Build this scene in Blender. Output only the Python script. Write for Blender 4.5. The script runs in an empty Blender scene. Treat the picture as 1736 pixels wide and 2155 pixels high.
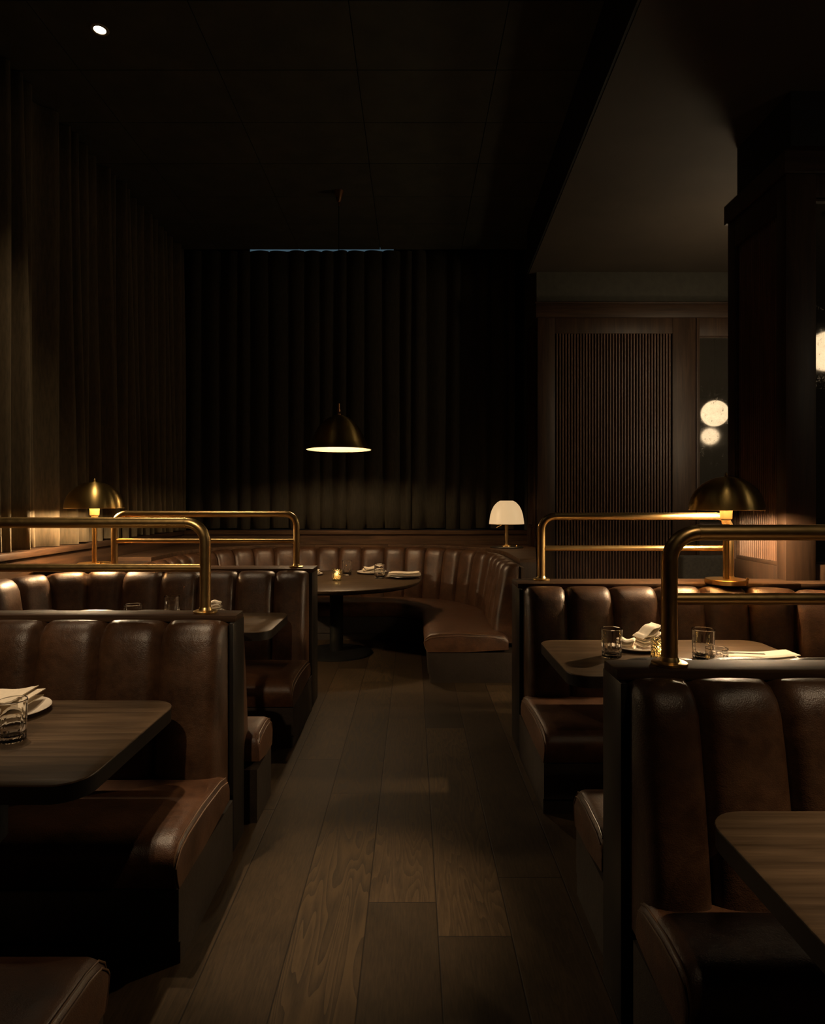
import bpy, bmesh, math, random
from mathutils import Vector, Matrix
random.seed(7)
PI = math.pi
SC = bpy.context.scene
COL = SC.collection
cos, sin = math.cos, math.sin

# ------------------------------------------------------------------ materials
def new_mat(name):
    m = bpy.data.materials.new(name); m.use_nodes = True
    nt = m.node_tree
    b = nt.nodes['Principled BSDF']
    return m, nt, b, nt.nodes, nt.links

def setp(b, **k):
    for key, v in k.items():
        key = key.replace('_', ' ')
        if key in b.inputs:
            if isinstance(v, tuple) and len(v) == 3: v = (*v, 1)
            b.inputs[key].default_value = v

def coords(nt, scale=(1, 1, 1), kind='Object'):
    tc = nt.nodes.new('ShaderNodeTexCoord'); mp = nt.nodes.new('ShaderNodeMapping')
    mp.inputs['Scale'].default_value = scale
    nt.links.new(tc.outputs[kind], mp.inputs['Vector'])
    return mp.outputs['Vector']

def noise(nt, vec, scale, detail=4, rough=.55, dist=0):
    n = nt.nodes.new('ShaderNodeTexNoise')
    n.inputs['Scale'].default_value = scale; n.inputs['Detail'].default_value = detail
    n.inputs['Roughness'].default_value = rough; n.inputs['Distortion'].default_value = dist
    nt.links.new(vec, n.inputs['Vector'])
    return n.outputs['Fac']

def ramp(nt, fac, stops):
    r = nt.nodes.new('ShaderNodeValToRGB')
    els = r.color_ramp.elements
    while len(els) < len(stops): els.new(.5)
    for e, (p, c) in zip(els, stops):
        e.position = p; e.color = (*c, 1) if len(c) == 3 else c
    nt.links.new(fac, r.inputs['Fac'])
    return r.outputs['Color']

def bump(nt, b, height, strength=.2, dist=.01):
    n = nt.nodes.new('ShaderNodeBump')
    n.inputs['Strength'].default_value = strength; n.inputs['Distance'].default_value = dist
    nt.links.new(height, n.inputs['Height']); nt.links.new(n.outputs['Normal'], b.inputs['Normal'])

def math_node(nt, op, a, c=None):
    n = nt.nodes.new('ShaderNodeMath'); n.operation = op
    for i, v in enumerate((a, c)):
        if v is None: continue
        if isinstance(v, (int, float)): n.inputs[i].default_value = v
        else: nt.links.new(v, n.inputs[i])
    return n.outputs[0]

def wood(name, dark, light, axis='X', rough=.4, scale=1.0, bmp=.12, coat=0.0, spec=.4):
    m, nt, b, N, L = new_mat(name)
    s = {'X': (.07, 1, 1), 'Y': (1, .07, 1), 'Z': (1, 1, .07)}[axis]
    v = coords(nt, tuple(q * scale for q in s))
    n1 = noise(nt, v, 22, 5, .62, .6)
    v2 = coords(nt, tuple(q * scale * (1 if q == 1 else .5) for q in s))
    n2 = noise(nt, v2, 120, 3, .6, .1)
    mx = math_node(nt, 'ADD', math_node(nt, 'MULTIPLY', n1, .7), math_node(nt, 'MULTIPLY', n2, .3))
    c = ramp(nt, mx, [(.36, dark), (.52, tuple((p + q) / 2 for p, q in zip(dark, light))), (.66, light)])
    L.new(c, b.inputs['Base Color'])
    rr = math_node(nt, 'ADD', math_node(nt, 'MULTIPLY', n2, .25), rough - .12)
    L.new(rr, b.inputs['Roughness'])
    bump(nt, b, mx, bmp, .004)
    setp(b, Coat_Weight=coat, Coat_Roughness=.25, Specular_IOR_Level=spec)
    return m

def leather(name, c1, c2, rough=.38):
    m, nt, b, N, L = new_mat(name)
    v = coords(nt)
    n1 = noise(nt, v, 7, 5, .6, .3)
    n2 = noise(nt, v, 34, 4, .6)
    f = math_node(nt, 'ADD', math_node(nt, 'MULTIPLY', n1, .65), math_node(nt, 'MULTIPLY', n2, .35))
    L.new(ramp(nt, f, [(.36, c1), (.64, c2)]), b.inputs['Base Color'])
    vo = N.new('ShaderNodeTexVoronoi'); vo.inputs['Scale'].default_value = 260
    L.new(v, vo.inputs['Vector'])
    h = math_node(nt, 'ADD', math_node(nt, 'MULTIPLY', vo.outputs['Distance'], .35), math_node(nt, 'MULTIPLY', n2, 1.2))
    bump(nt, b, h, .24, .006)
    L.new(math_node(nt, 'ADD', math_node(nt, 'MULTIPLY', n1, .3), rough - .15), b.inputs['Roughness'])
    return m

def metal(name, col, rough=.25, aniso=0.0, streak=None):
    m, nt, b, N, L = new_mat(name)
    setp(b, Base_Color=col, Metallic=1.0, Roughness=rough, Anisotropic=aniso)
    v = coords(nt, streak or (1, 1, 1))
    n = noise(nt, v, 40, 4, .6)
    L.new(math_node(nt, 'ADD', math_node(nt, 'MULTIPLY', n, .22), rough - .11), b.inputs['Roughness'])
    if aniso:
        setp(b, Anisotropic_Rotation=.25)
        t = N.new('ShaderNodeTangent'); t.direction_type = 'RADIAL'; t.axis = 'Z'
        L.new(t.outputs[0], b.inputs['Tangent'])
    return m

def plain(name, col, rough=.6, var=.25, scale=12, bmp=.05, **k):
    m, nt, b, N, L = new_mat(name)
    v = coords(nt); n = noise(nt, v, scale, 4)
    L.new(ramp(nt, n, [(.3, tuple(q * (1 - var) for q in col)), (.7, tuple(min(1, q * (1 + var)) for q in col))]), b.inputs['Base Color'])
    setp(b, Roughness=rough, **k)
    if bmp: bump(nt, b, n, bmp, .01)
    return m

def emissive(name, col, strength, base=(.8, .8, .8)):
    m, nt, b, N, L = new_mat(name)
    setp(b, Base_Color=base, Roughness=.4, Emission_Color=col, Emission_Strength=strength)
    return m

def glass(name, col=(1, 1, 1), rough=.0, bmp=0):
    m, nt, b, N, L = new_mat(name)
    setp(b, Base_Color=col, Roughness=rough, Transmission_Weight=1.0, IOR=1.48)
    if bmp:
        v = coords(nt); vo = N.new('ShaderNodeTexVoronoi'); vo.inputs['Scale'].default_value = 90
        L.new(v, vo.inputs['Vector']); bump(nt, b, vo.outputs['Distance'], bmp, .01)
    return m

M = {}
M['leather'] = leather('brown_leather', (.032, .0145, .0068), (.080, .036, .0165), .40)
M['seat'] = leather('seat_leather', (.036, .0145, .006), (.090, .036, .014), .46)
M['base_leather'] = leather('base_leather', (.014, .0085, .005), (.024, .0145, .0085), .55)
M['piping'] = plain('piping_leather', (.10, .052, .026), .4)
WD, WL = (.018, .0095, .0055), (.062, .032, .016)
M['wood_x'] = wood('dark_oak_x', (.030, .0155, .0085), (.10, .053, .027), 'X', .6, spec=.16)
M['wood_y'] = wood('dark_oak_y', WD, WL, 'Y', .6, spec=.16)
M['wood_z'] = wood('dark_oak_z', WD, WL, 'Z', .42)
M['table_wood'] = wood('table_oak', (.036, .022, .012), (.095, .060, .034), 'X', .42, spec=.2)
M['black_wood'] = plain('ebonised_wood', (.010, .008, .006), .38)
M['panel_z'] = wood('panel_oak_z', (.026, .0135, .0075), (.070, .037, .020), 'Z', .5)
M['panel_x'] = wood('panel_oak_x', (.026, .0135, .0075), (.070, .037, .020), 'X', .5)
M['slats'] = wood('slat_oak', (.085, .042, .024), (.175, .090, .052), 'Z', .45)
M['slat_dark'] = plain('slat_groove', (.016, .008, .005), .7)
M['brass'] = metal('polished_brass', (.74, .50, .21), .33)
M['brass_dome'] = metal('brushed_brass', (.56, .39, .14), .36, .8, (1, 1, .1))
M['brass_in'] = metal('brass_inside', (.75, .53, .26), .45)
M['copper'] = metal('copper', (.62, .30, .14), .3)
M['steel'] = metal('steel', (.6, .57, .5), .2)
M['iron'] = plain('black_iron', (.006, .006, .0055), .6, Specular_IOR_Level=.15)
M['white_paint'] = plain('white_enamel', (.26, .22, .165), .55, .05)
M['linen'] = plain('linen', (.74, .64, .50), .85, .06, 60, .12)
M['ceramic'] = plain('ceramic', (.72, .64, .54), .25, .04, 8, 0)
M['dark_ceramic'] = plain('dark_ceramic', (.03, .025, .02), .3, .1)
M['glass'] = glass('clear_glass')
M['votive'] = glass('votive_glass', (1, .86, .55), .08, .9)
M['wax'] = emissive('warm_wax', (1, .55, .16), .9, (.8, .7, .5))
M['flame'] = emissive('flame', (1, .66, .28), 70)
M['bulb'] = emissive('warm_bulb', (1, .72, .42), 4200)
M['pendant_bulb'] = emissive('warm_pendant_bulb', (1, .70, .40), 620)
M['globe_unseen'] = emissive('unseen_globe_glass', (1, .78, .5), 21)  # stronger glow for the unseen globes added behind the pier
M['lens'] = emissive('downlight_lens', (1, .86, .66), 12)
M['opal'] = emissive('opal_glass', (1, .66, .33), .60, (.4, .32, .22))
M['socket'] = plain('ivory_socket', (.42, .30, .17), .5, .05)
M['globe'] = emissive('globe_glass', (1, .80, .55), 5.0)
M['ceiling'] = plain('dark_ceiling', (.050, .050, .034), .85, .2, 5)
M['soffit'] = plain('olive_plaster', (.044, .032, .0205), .8, .14, 2.2, .05)
M['beam'] = plain('black_paint', (.010, .010, .009), .7)
M['plaster'] = plain('dark_green_plaster', (.052, .047, .034), .8, .15)
M['black_wall'] = plain('black_wall', (.011, .010, .008), .75)
M['grey_fabric'] = plain('grey_fabric', (.06, .052, .042), .9, .2, 40, .1)
M['sky'] = emissive('dusk_window', (.28, .50, .66), .16, (.02, .03, .04))

def curtain_mat(name, c1, c2):
    m, nt, b, N, L = new_mat(name)
    v = coords(nt, (1, 1, .15)); n = noise(nt, v, 60, 4, .6)
    L.new(ramp(nt, n, [(.35, c1), (.65, c2)]), b.inputs['Base Color'])
    setp(b, Roughness=.9, Sheen_Weight=.12, Sheen_Roughness=.5, Sheen_Tint=(.7, .55, .3))
    bump(nt, b, n, .1, .003)
    return m
M['curtain'] = curtain_mat('velvet', (.075, .053, .026), (.115, .082, .042))
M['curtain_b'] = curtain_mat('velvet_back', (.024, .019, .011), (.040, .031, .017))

def mirror_mat():
    m, nt, b, N, L = new_mat('antique_mirror')
    v = coords(nt)
    n1 = noise(nt, v, 14, 6, .75, .4); n2 = noise(nt, v, 90, 3, .7)
    f = math_node(nt, 'ADD', math_node(nt, 'MULTIPLY', n1, .6), math_node(nt, 'MULTIPLY', n2, .4))
    L.new(ramp(nt, f, [(.35, (.06, .05, .04)), (.42, (.22, .195, .16)), (.62, (.27, .24, .20))]), b.inputs['Base Color'])
    setp(b, Metallic=.88)
    L.new(ramp(nt, f, [(.35, (.4,) * 3), (.43, (.05,) * 3), (.7, (.03,) * 3)]), b.inputs['Roughness'])
    return m
M['mirror'] = mirror_mat()

def floor_mat():
    m, nt, b, N, L = new_mat('oak_floor')
    tc = N.new('ShaderNodeTexCoord'); sep = N.new('ShaderNodeSeparateXYZ')
    L.new(tc.outputs['Object'], sep.inputs[0])
    W = .262
    u = math_node(nt, 'DIVIDE', math_node(nt, 'SUBTRACT', sep.outputs['X'], .092), W)
    idx = math_node(nt, 'FLOOR', u); fr = math_node(nt, 'FRACT', u)
    wn = N.new('ShaderNodeTexWhiteNoise'); wn.noise_dimensions = '1D'; L.new(idx, wn.inputs['W'])
    yy = math_node(nt, 'ADD', math_node(nt, 'DIVIDE', sep.outputs['Y'], 2.1), math_node(nt, 'MULTIPLY', wn.outputs['Value'], 5.0))
    row = math_node(nt, 'FLOOR', yy); fy = math_node(nt, 'FRACT', yy)
    wn2 = N.new('ShaderNodeTexWhiteNoise'); wn2.noise_dimensions = '2D'
    cb = N.new('ShaderNodeCombineXYZ'); L.new(idx, cb.inputs[0]); L.new(row, cb.inputs[1]); L.new(cb.outputs[0], wn2.inputs['Vector'])
    # per-plank shifted grain
    off = math_node(nt, 'MULTIPLY', wn2.outputs['Value'], 37.0)
    cv = N.new('ShaderNodeCombineXYZ')
    L.new(math_node(nt, 'ADD', math_node(nt, 'MULTIPLY', sep.outputs['X'], 1.0), off), cv.inputs[0])
    L.new(math_node(nt, 'MULTIPLY', sep.outputs['Y'], .10), cv.inputs[1]); L.new(off, cv.inputs[2])
    g1 = noise(nt, cv.outputs[0], 9, 2, .5, .3)
    rings = math_node(nt, 'FRACT', math_node(nt, 'MULTIPLY', g1, 16.0))
    g2 = noise(nt, cv.outputs[0], 150, 3, .6)
    rr = math_node(nt, 'ADD', math_node(nt, 'MULTIPLY', math_node(nt, 'MULTIPLY', rings, math_node(nt, 'MAXIMUM', math_node(nt, 'MULTIPLY', math_node(nt, 'COMPARE', idx, -2.0), .95), math_node(nt, 'MULTIPLY', math_node(nt, 'POWER', wn2.outputs['Value'], 2.0), .6))), .46), math_node(nt, 'ADD', math_node(nt, 'MULTIPLY', g2, .46), math_node(nt, 'MULTIPLY', noise(nt, tc.outputs['Object'], 3.2, 5, .65), .34)))
    base = ramp(nt, rr, [(.22, (.013, .0082, .0042)), (.5, (.046, .030, .0155)), (.8, (.080, .053, .027))])
    mixn = N.new('ShaderNodeMix'); mixn.data_type = 'RGBA'; mixn.blend_type = 'MULTIPLY'; mixn.inputs['Factor'].default_value = 1
    tone = ramp(nt, wn2.outputs['Value'], [(0, (.62, .60, .58)), (1, (1.1, 1.05, 1.0))])
    L.new(base, mixn.inputs['A']); L.new(tone, mixn.inputs['B'])
    sx = math_node(nt, 'MINIMUM', fr, math_node(nt, 'SUBTRACT', 1.0, fr))
    sy = math_node(nt, 'MINIMUM', fy, math_node(nt, 'SUBTRACT', 1.0, fy))
    seam = math_node(nt, 'MINIMUM', math_node(nt, 'MULTIPLY', sx, W), math_node(nt, 'MULTIPLY', sy, 2.1))
    sm = math_node(nt, 'MINIMUM', math_node(nt, 'DIVIDE', seam, .004), 1.0)
    mix2 = N.new('ShaderNodeMix'); mix2.data_type = 'RGBA'
    L.new(sm, mix2.inputs['Factor']); mix2.inputs['A'].default_value = (.006, .004, .003, 1)
    L.new(mixn.outputs['Result'], mix2.inputs['B']); L.new(mix2.outputs['Result'], b.inputs['Base Color'])
    L.new(math_node(nt, 'ADD', math_node(nt, 'MULTIPLY', rr, .18), .52), b.inputs['Roughness'])
    setp(b, Specular_IOR_Level=.16)
    hh = math_node(nt, 'ADD', math_node(nt, 'MULTIPLY', rr, .25), sm)
    bump(nt, b, hh, .25, .004)
    return m
M['floor'] = floor_mat()

# ------------------------------------------------------------------ mesh helpers (all verts given in world space)
class MB:
    def __init__(s): s.v = []; s.f = []
    def add(s, v, f):
        o = len(s.v); s.v += [tuple(p) for p in v]; s.f += [tuple(i + o for i in q) for q in f]
        return s
    def bm(s, b):
        b.verts.index_update()
        return s.add([v.co[:] for v in b.verts], [[v.index for v in f.verts] for f in b.faces])
    def box(s, x0, x1, y0, y1, z0, z1, bev=0.0, seg=2):
        b = bmesh.new(); bmesh.ops.create_cube(b, size=1)
        bmesh.ops.scale(b, vec=(abs(x1 - x0), abs(y1 - y0), abs(z1 - z0)), verts=b.verts)
        bmesh.ops.translate(b, vec=((x0 + x1) / 2, (y0 + y1) / 2, (z0 + z1) / 2), verts=b.verts)
        if bev: bmesh.ops.bevel(b, geom=b.edges[:], offset=bev, segments=seg, profile=.5, affect='EDGES')
        s.bm(b); b.free(); return s
    def lathe(s, prof, c, n=40, closed=False, rfun=None, cap=True):
        v = []; f = []
        for (r, z) in prof:
            for k in range(n):
                a = 2 * PI * k / n; q = r * (rfun(a, z) if rfun else 1)
                v.append((c[0] + q * cos(a), c[1] + q * sin(a), c[2] + z))
        m = len(prof)
        for i in range(m - 1 if not closed else m):
            j = (i + 1) % m
            for k in range(n):
                l = (k + 1) % n
                f.append((i * n + k, i * n + l, j * n + l, j * n + k))
        if not closed and cap:
            if prof[0][0] > 1e-6: f.append(tuple(reversed(range(n))))
            if prof[-1][0] > 1e-6: f.append(tuple((m - 1) * n + k for k in range(n)))
        return s.add(v, f)
    def tube(s, path, r, n=16, cap=True):
        P = [Vector(p) for p in path]; v = []; f = []
        up = None
        for i, p in enumerate(P):
            t = ((P[min(i + 1, len(P) - 1)] - P[max(i - 1, 0)])).normalized()
            if up is None:
                up = Vector((0, 0, 1)) if abs(t.z) < .9 else Vector((0, 1, 0))
            a = t.cross(up)
            if a.length < 1e-4: a = t.orthogonal()
            a.normalize(); b = a.cross(t).normalized(); up = b
            rr = r[i] if isinstance(r, (list, tuple)) else r
            for k in range(n):
                q = 2 * PI * k / n
                v.append(p + a * (rr * cos(q)) + b * (rr * sin(q)))
        for i in range(len(P) - 1):
            for k in range(n):
                l = (k + 1) % n
                f.append((i * n + k, i * n + l, (i + 1) * n + l, (i + 1) * n + k))
        if cap:
            f.append(tuple(reversed(range(n)))); f.append(tuple((len(P) - 1) * n + k for k in range(n)))
        return s.add(v, f)
    def prism(s, poly, z0, z1, ch=0.0):
        n = len(poly)
        def inset(d):
            out = []
            cx = sum(p[0] for p in poly) / n; cy = sum(p[1] for p in poly) / n
            for i in range(n):
                p0, p1, p2 = Vector(poly[i - 1]), Vector(poly[i]), Vector(poly[(i + 1) % n])
                e1, e2 = (p1 - p0).normalized(), (p2 - p1).normalized()
                nn = Vector((-(e1.y + e2.y), e1.x + e2.x)).normalized()
                out.append(p1 + nn * d)
            return out
        area = sum(poly[i][0] * poly[(i + 1) % n][1] - poly[(i + 1) % n][0] * poly[i][1] for i in range(n))
        if area < 0: poly = poly[::-1]
        rings = [(poly, z0)]
        if ch: rings += [(poly, z1 - ch), (inset(ch * .35), z1 - ch * .35), (inset(ch), z1)]
        else: rings += [(poly, z1)]
        v = []; f = []
        for P, z in rings: v += [(p[0], p[1], z) for p in P]
        for i in range(len(rings) - 1):
            for k in range(n):
                l = (k + 1) % n; f.append((i * n + k, i * n + l, (i + 1) * n + l, (i + 1) * n + k))
        f.append(tuple(reversed(range(n)))); f.append(tuple((len(rings) - 1) * n + k for k in range(n)))
        return s.add(v, f)
    def grid(s, rows, close_u=False):
        m = len(rows); n = len(rows[0]); v = [p for r in rows for p in r]; f = []
        for i in range(m - 1):
            for k in range(n if close_u else n - 1):
                l = (k + 1) % n; f.append((i * n + k, i * n + l, (i + 1) * n + l, (i + 1) * n + k))
        return s.add(v, f)
    def build(s, name, mat, parent=None, origin=None, smooth=True, angle=40):
        if parent is not None:
            o0 = Vector((0, 0, 0)); p = parent
            while p: o0 += p.location; p = p.parent
        else: o0 = Vector(origin) if origin else Vector((0, 0, 0))
        me = bpy.data.meshes.new(name)
        me.from_pydata([tuple(Vector(p) - o0) for p in s.v], [], s.f)
        b = bmesh.new(); b.from_mesh(me); bmesh.ops.recalc_face_normals(b, faces=b.faces[:]); b.to_mesh(me); b.free()
        me.materials.append(mat)
        if smooth:
            for p in me.polygons: p.use_smooth = True
            try: me.set_sharp_from_angle(angle=math.radians(angle))
            except Exception: pass
        o = bpy.data.objects.new(name, me); COL.objects.link(o)
        if parent is not None: o.parent = parent
        else: o.location = o0
        return o

def tag(o, label, cat, group=None):
    o['label'] = label; o['category'] = cat
    if group: o['group'] = group
    return o
def thing(name, label, cat, loc, group=None):
    o = bpy.data.objects.new(name, None); COL.objects.link(o); o.location = loc; o.empty_display_size = .1
    return tag(o, label, cat, group)
def struct(o):
    o['kind'] = 'structure'; return o
def light(kind, loc, power, col, parent=None, size=.03, **k):
    d = bpy.data.lights.new('lamp_light', kind); d.energy = power; d.color = col
    if hasattr(d, 'shadow_soft_size'): d.shadow_soft_size = size
    for a, v in k.items():
        if a != 'aim': setattr(d, a, v)
    o = bpy.data.objects.new('lamp_light', d); COL.objects.link(o)
    l = Vector(loc)
    if 'aim' in k: o.rotation_euler = (Vector(k['aim']) - l).to_track_quat('-Z', 'Y').to_euler()
    if parent is not None: o.parent = parent; l = l - parent.location
    o.location = l
    return o

# ------------------------------------------------------------------ camera
H = 1.55
cam = bpy.data.cameras.new('camera'); co = bpy.data.objects.new('camera', cam); COL.objects.link(co)
co.location = (0, 0, H); co.rotation_euler = (PI / 2, 0, 0)
cam.sensor_fit = 'VERTICAL'; cam.sensor_height = 36; cam.lens = 36 * 1350 / 2155
cam.shift_y = -22.5 / 2155; cam.clip_start = .02
SC.camera = co
WARM = (1, .74, .46)

# ------------------------------------------------------------------ room shell
ZC, ZS = 4.75, 4.23
struct(MB().box(-3.3, 7.8, -1.7, 8.6, -.1, 0).build('floor', M['floor'], smooth=False))
# ceiling with panel joints
cb = MB()
xs = [-3.2, -2.47, -1.44, -.41, .62, 1.45]
ys = [-1.6, .8, 1.46, 2.12, 2.78, 3.44, 4.1, 4.76, 5.42, 6.08, 6.74, 7.4, 8.155]
for i in range(len(xs) - 1):
    for j in range(len(ys) - 1):
        cb.box(xs[i] + .003, xs[i + 1] - .003, ys[j] + .003, ys[j + 1] - .003, ZC, ZC + .03)
cb.box(-3.3, 1.5, -1.7, 8.155, ZC + .03, ZC + .1)
struct(cb.build('ceiling', M['ceiling'], smooth=False))
def edge_x(y): return 1.225 + .035 * (y - 3.43)
struct(MB().prism([(edge_x(-1.6), -1.6), (7.7, -1.6), (7.7, 7.56), (edge_x(7.56), 7.56)], ZS, ZC + .12).build('ceiling_soffit', M['soffit'], smooth=False))
struct(MB().prism([(edge_x(-1.6) - .02, -1.6), (edge_x(-1.6) - .002, -1.6), (edge_x(7.56) - .002, 7.56), (edge_x(7.56) - .02, 7.56)], ZS + .004, ZC + .11).build('trim_1', M['beam'], smooth=False))
struct(MB().box(-3.3, -3.16, -1.7, 8.5, 0, 5.0).build('wall_left', M['black_wall'], smooth=False))
struct(MB().box(-3.3, 7.8, -1.75, -1.6, 0, 5.0).build('wall_front', M['black_wall'], smooth=False))
struct(MB().box(7.7, 7.85, -1.7, 8.5, 0, 5.0).build('wall_right', M['plaster'], smooth=False))
struct(MB().box(-3.3, 1.5, 8.42, 8.55, 0, 5.1).build('wall_back', M['black_wall'], smooth=False))
# ledge walls under the curtains
ZL = 1.18
w = MB().box(-3.16, -2.88, -1.6, 8.42, 0, ZL - .05); struct(w.build('wall_left_lower', M['wood_y'], smooth=False))
w = MB().box(-2.88, 1.45, 8.02, 8.42, 0, ZL - .045); struct(w.build('wall_back_lower', M['wood_x'], smooth=False))
struct(MB().box(-3.16, -2.855, -1.6, 8.4, ZL - .05, ZL, .008).build('trim_2', M['wood_y']))
struct(MB().box(-2.855, 1.449, 7.995, 8.42, ZL - .045, ZL + .005, .008).build('trim_3', M['wood_x']))
# window behind the back curtain
for wn_, (wx0, wx1, wz0, wz1) in enumerate(((-2.15, -.22, 1.20, 4.98), (.1, .95, 1.20, 3.0))):
    wf = MB()
    for x in (wx0, wx1): wf.box(x - .025, x + .025, 8.36, 8.42, wz0, wz1)
    for z in (wz0 + .02, wz1 - .03): wf.box(wx0, wx1, 8.36, 8.42, z - .02, z + .03)
    win = struct(wf.build('window_%d' % (wn_ + 1), M['iron'], smooth=False))
    MB().box(wx0, wx1, 8.395, 8.405, wz0, wz1).build('window_pane', M['sky'], win, smooth=False)

# panelled wall at the far right
YP, XP = 7.5, 1.45
struct(MB().box(XP, 7.7, YP, 8.5, 0, 5.0).build('wall_rear_right', M['plaster'], smooth=False))
ZCR0, ZCR1 = 3.68, 3.86
def crown(name, pts_box):
    mb = MB()
    for (x0, x1, y0, y1) in pts_box:
        mb.box(x0, x1, y0, y1, ZCR0, ZCR1 - .02, .006); mb.box(x0 - .012, x1 + .012, y0 - .012, y1, ZCR1 - .02, ZCR1, .004)
    return struct(mb.build(name, M['panel_x']))
crown('trim_4', [(XP - .02, 7.7, YP - .07, YP)])
# slatted panel on that wall
sp = thing('slat_panel', 'tall reeded dark wood wall panel in a plain frame behind the right rear booth', 'wall panel', (2.33, YP, 0))
fr = MB()
fr.box(1.452, 1.655, YP - .05, YP - .001, .0, ZCR0, .004); fr.box(3.02, 3.29, YP - .05, YP - .001, .0, ZCR0, .004)
fr.box(1.655, 3.02, YP - .05, YP - .001, 3.50, ZCR0, .004); fr.box(1.655, 3.02, YP - .05, YP - .001, 0, .16, .004)
fr.build('frame', M['panel_z'], sp)
MB().box(1.655, 3.02, YP - .014, YP - .001, .16, 3.50).build('backing', M['slat_dark'], sp, smooth=False)
sl = MB(); n = 39; st = (3.02 - 1.655 - .02) / n
for k in range(n):
    c = 1.665 + st * (k + .5)
    prof = [(c - .0098, YP - .014), (c - .0094, YP - .034), (c - .006, YP - .041), (c + .006, YP - .041), (c + .0094, YP - .034), (c + .0098, YP - .014)]
    sl.prism(prof, .16, 3.50)
sl.build('slats', M['slats'], sp, angle=25)
# mirror beside it
def mirror(label, x0, x1, y, z0, z1, stile, ztop, xwall1):
    t = thing('wall_mirror', label, 'mirror', ((x0 + x1) / 2, y, z0), None)
    f = MB()
    f.box(x0 - stile, x0, y - .06, y - .001, 0.0, ztop, .005)
    f.box(x1, xwall1, y - .06, y - .001, 0.0, ztop, .005)
    f.box(x0, x1, y - .05, y - .001, z1, ztop, .005)
    f.box(x0, x1, y - .05, y - .001, 0.0, z0, .005)
    f.build('frame', M['panel_z'], t)
    b = MB(); q = .014
    b.box(x0, x0 + q, y - .03, y - .001, z0, z1); b.box(x1 - q, x1, y - .03, y - .001, z0, z1)
    b.box(x0 + q, x1 - q, y - .03, y - .001, z1 - q, z1); b.box(x0 + q, x1 - q, y - .03, y - .001, z0, z0 + q)
    b.build('bead', M['panel_z'], t)
    MB().box(x0 + q, x1 - q, y - .012, y - .002, z0 + q, z1 - q).build('mirror_glass', M['mirror'], t, smooth=False)
    return t
mirror('antiqued mirror beside the reeded panel, reflecting two round white globes', 3.33, 4.40, YP, 1.29, 3.47, .035, ZCR0, 4.6)
# pier in the right middle
PX0, PX1, PY0, PY1 = 2.47, 3.05, 4.19, 4.88
struct(MB().box(PX0, PX1, PY0, PY1, 0, 5.0).build('wall_pier', M['black_wall'], smooth=False))
cr = MB()
cr.box(2.385, PX1, 4.115, 4.915, ZCR0 - .02, ZCR1 - .06, .004)
cr.prism([(2.385, 4.115), (PX1, 4.115), (PX1, 4.915), (2.385, 4.915)], ZCR1 - .06, ZCR1 - .058)
v = [(2.385, 4.115, ZCR1 - .058), (PX1, 4.115, ZCR1 - .058), (PX1, 4.915, ZCR1 - .058), (2.385, 4.915, ZCR1 - .058),
     (2.468, 4.188, ZCR1 + .012), (PX1, 4.188, ZCR1 + .012), (PX1, 4.882, ZCR1 + .012), (2.468, 4.882, ZCR1 + .012)]
cr.add(v, [(0, 1, 5, 4), (1, 2, 6, 5), (2, 3, 7, 6), (3, 0, 4, 7), (4, 5, 6, 7), (0, 3, 2, 1)])
struct(cr.build('trim_5', M['panel_x'], smooth=False))
mirror('antiqued mirror cut by the right edge, reflecting one white globe', 2.60, 3.00, 4.19, 1.14, 3.51, .19, ZCR0 - .02, PX1)
# slatted side of the pier
sp2 = thing('slat_panel', 'small reeded wood panel on the pier side, lit by the brass lamp on the right', 'wall panel', (2.43, 4.52, 0))
f = MB()
f.box(2.405, 2.468, 4.131, 4.235, 0, ZCR0 - .02, .004); f.box(2.405, 2.468, 4.79, 4.895, 0, ZCR0 - .02, .004)
f.box(2.405, 2.468, 4.235, 4.79, 0, 1.125, .004); f.box(2.405, 2.468, 4.235, 4.79, 3.45, ZCR0 - .02, .004)
f.build('frame', M['panel_z'], sp2)
f = MB(); f.box(2.412, 2.468, 4.235, 4.25, 1.125, 3.45); f.box(2.412, 2.468, 4.775, 4.79, 1.125, 3.45); f.box(2.412, 2.468, 4.25, 4.775, 1.125, 1.15, .004)
f.build('bead', M['panel_x'], sp2)
MB().box(2.455, 2.468, 4.25, 4.775, 1.15, 3.45).build('backing', M['slat_dark'], sp2, smooth=False)
f = MB(); n = 20; st = .525 / n
for k in range(n):
    c = 4.25 + st * (k + .5)
    f.prism([(2.455, c - .0082), (2.434, c - .0078), (2.427, c - .004), (2.427, c + .004), (2.434, c + .0078), (2.455, c + .0082)], 1.15, 3.45)
f.build('slats', M['slats'], sp2, angle=25)
# narrow framed panel on the niche's right wall, beside the white lamp
f = MB()
f.box(XP - .025, XP - .001, 7.5, 7.58, 1.0, 3.66, .004); f.box(XP - .025, XP - .001, 7.88, 7.99, 1.0, 3.66, .004)
f.box(XP - .025, XP - .001, 7.58, 7.88, 1.0, 1.24, .004); f.box(XP - .035, XP - .001, 7.58, 7.88, 1.24, 1.27, .004)
f.box(XP - .025, XP - .001, 7.58, 7.88, 3.5, 3.66, .004); f.box(XP - .010, XP - .001, 7.58, 7.88, 1.27, 3.5)
struct(f.build('trim_6', M['panel_z']))

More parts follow.
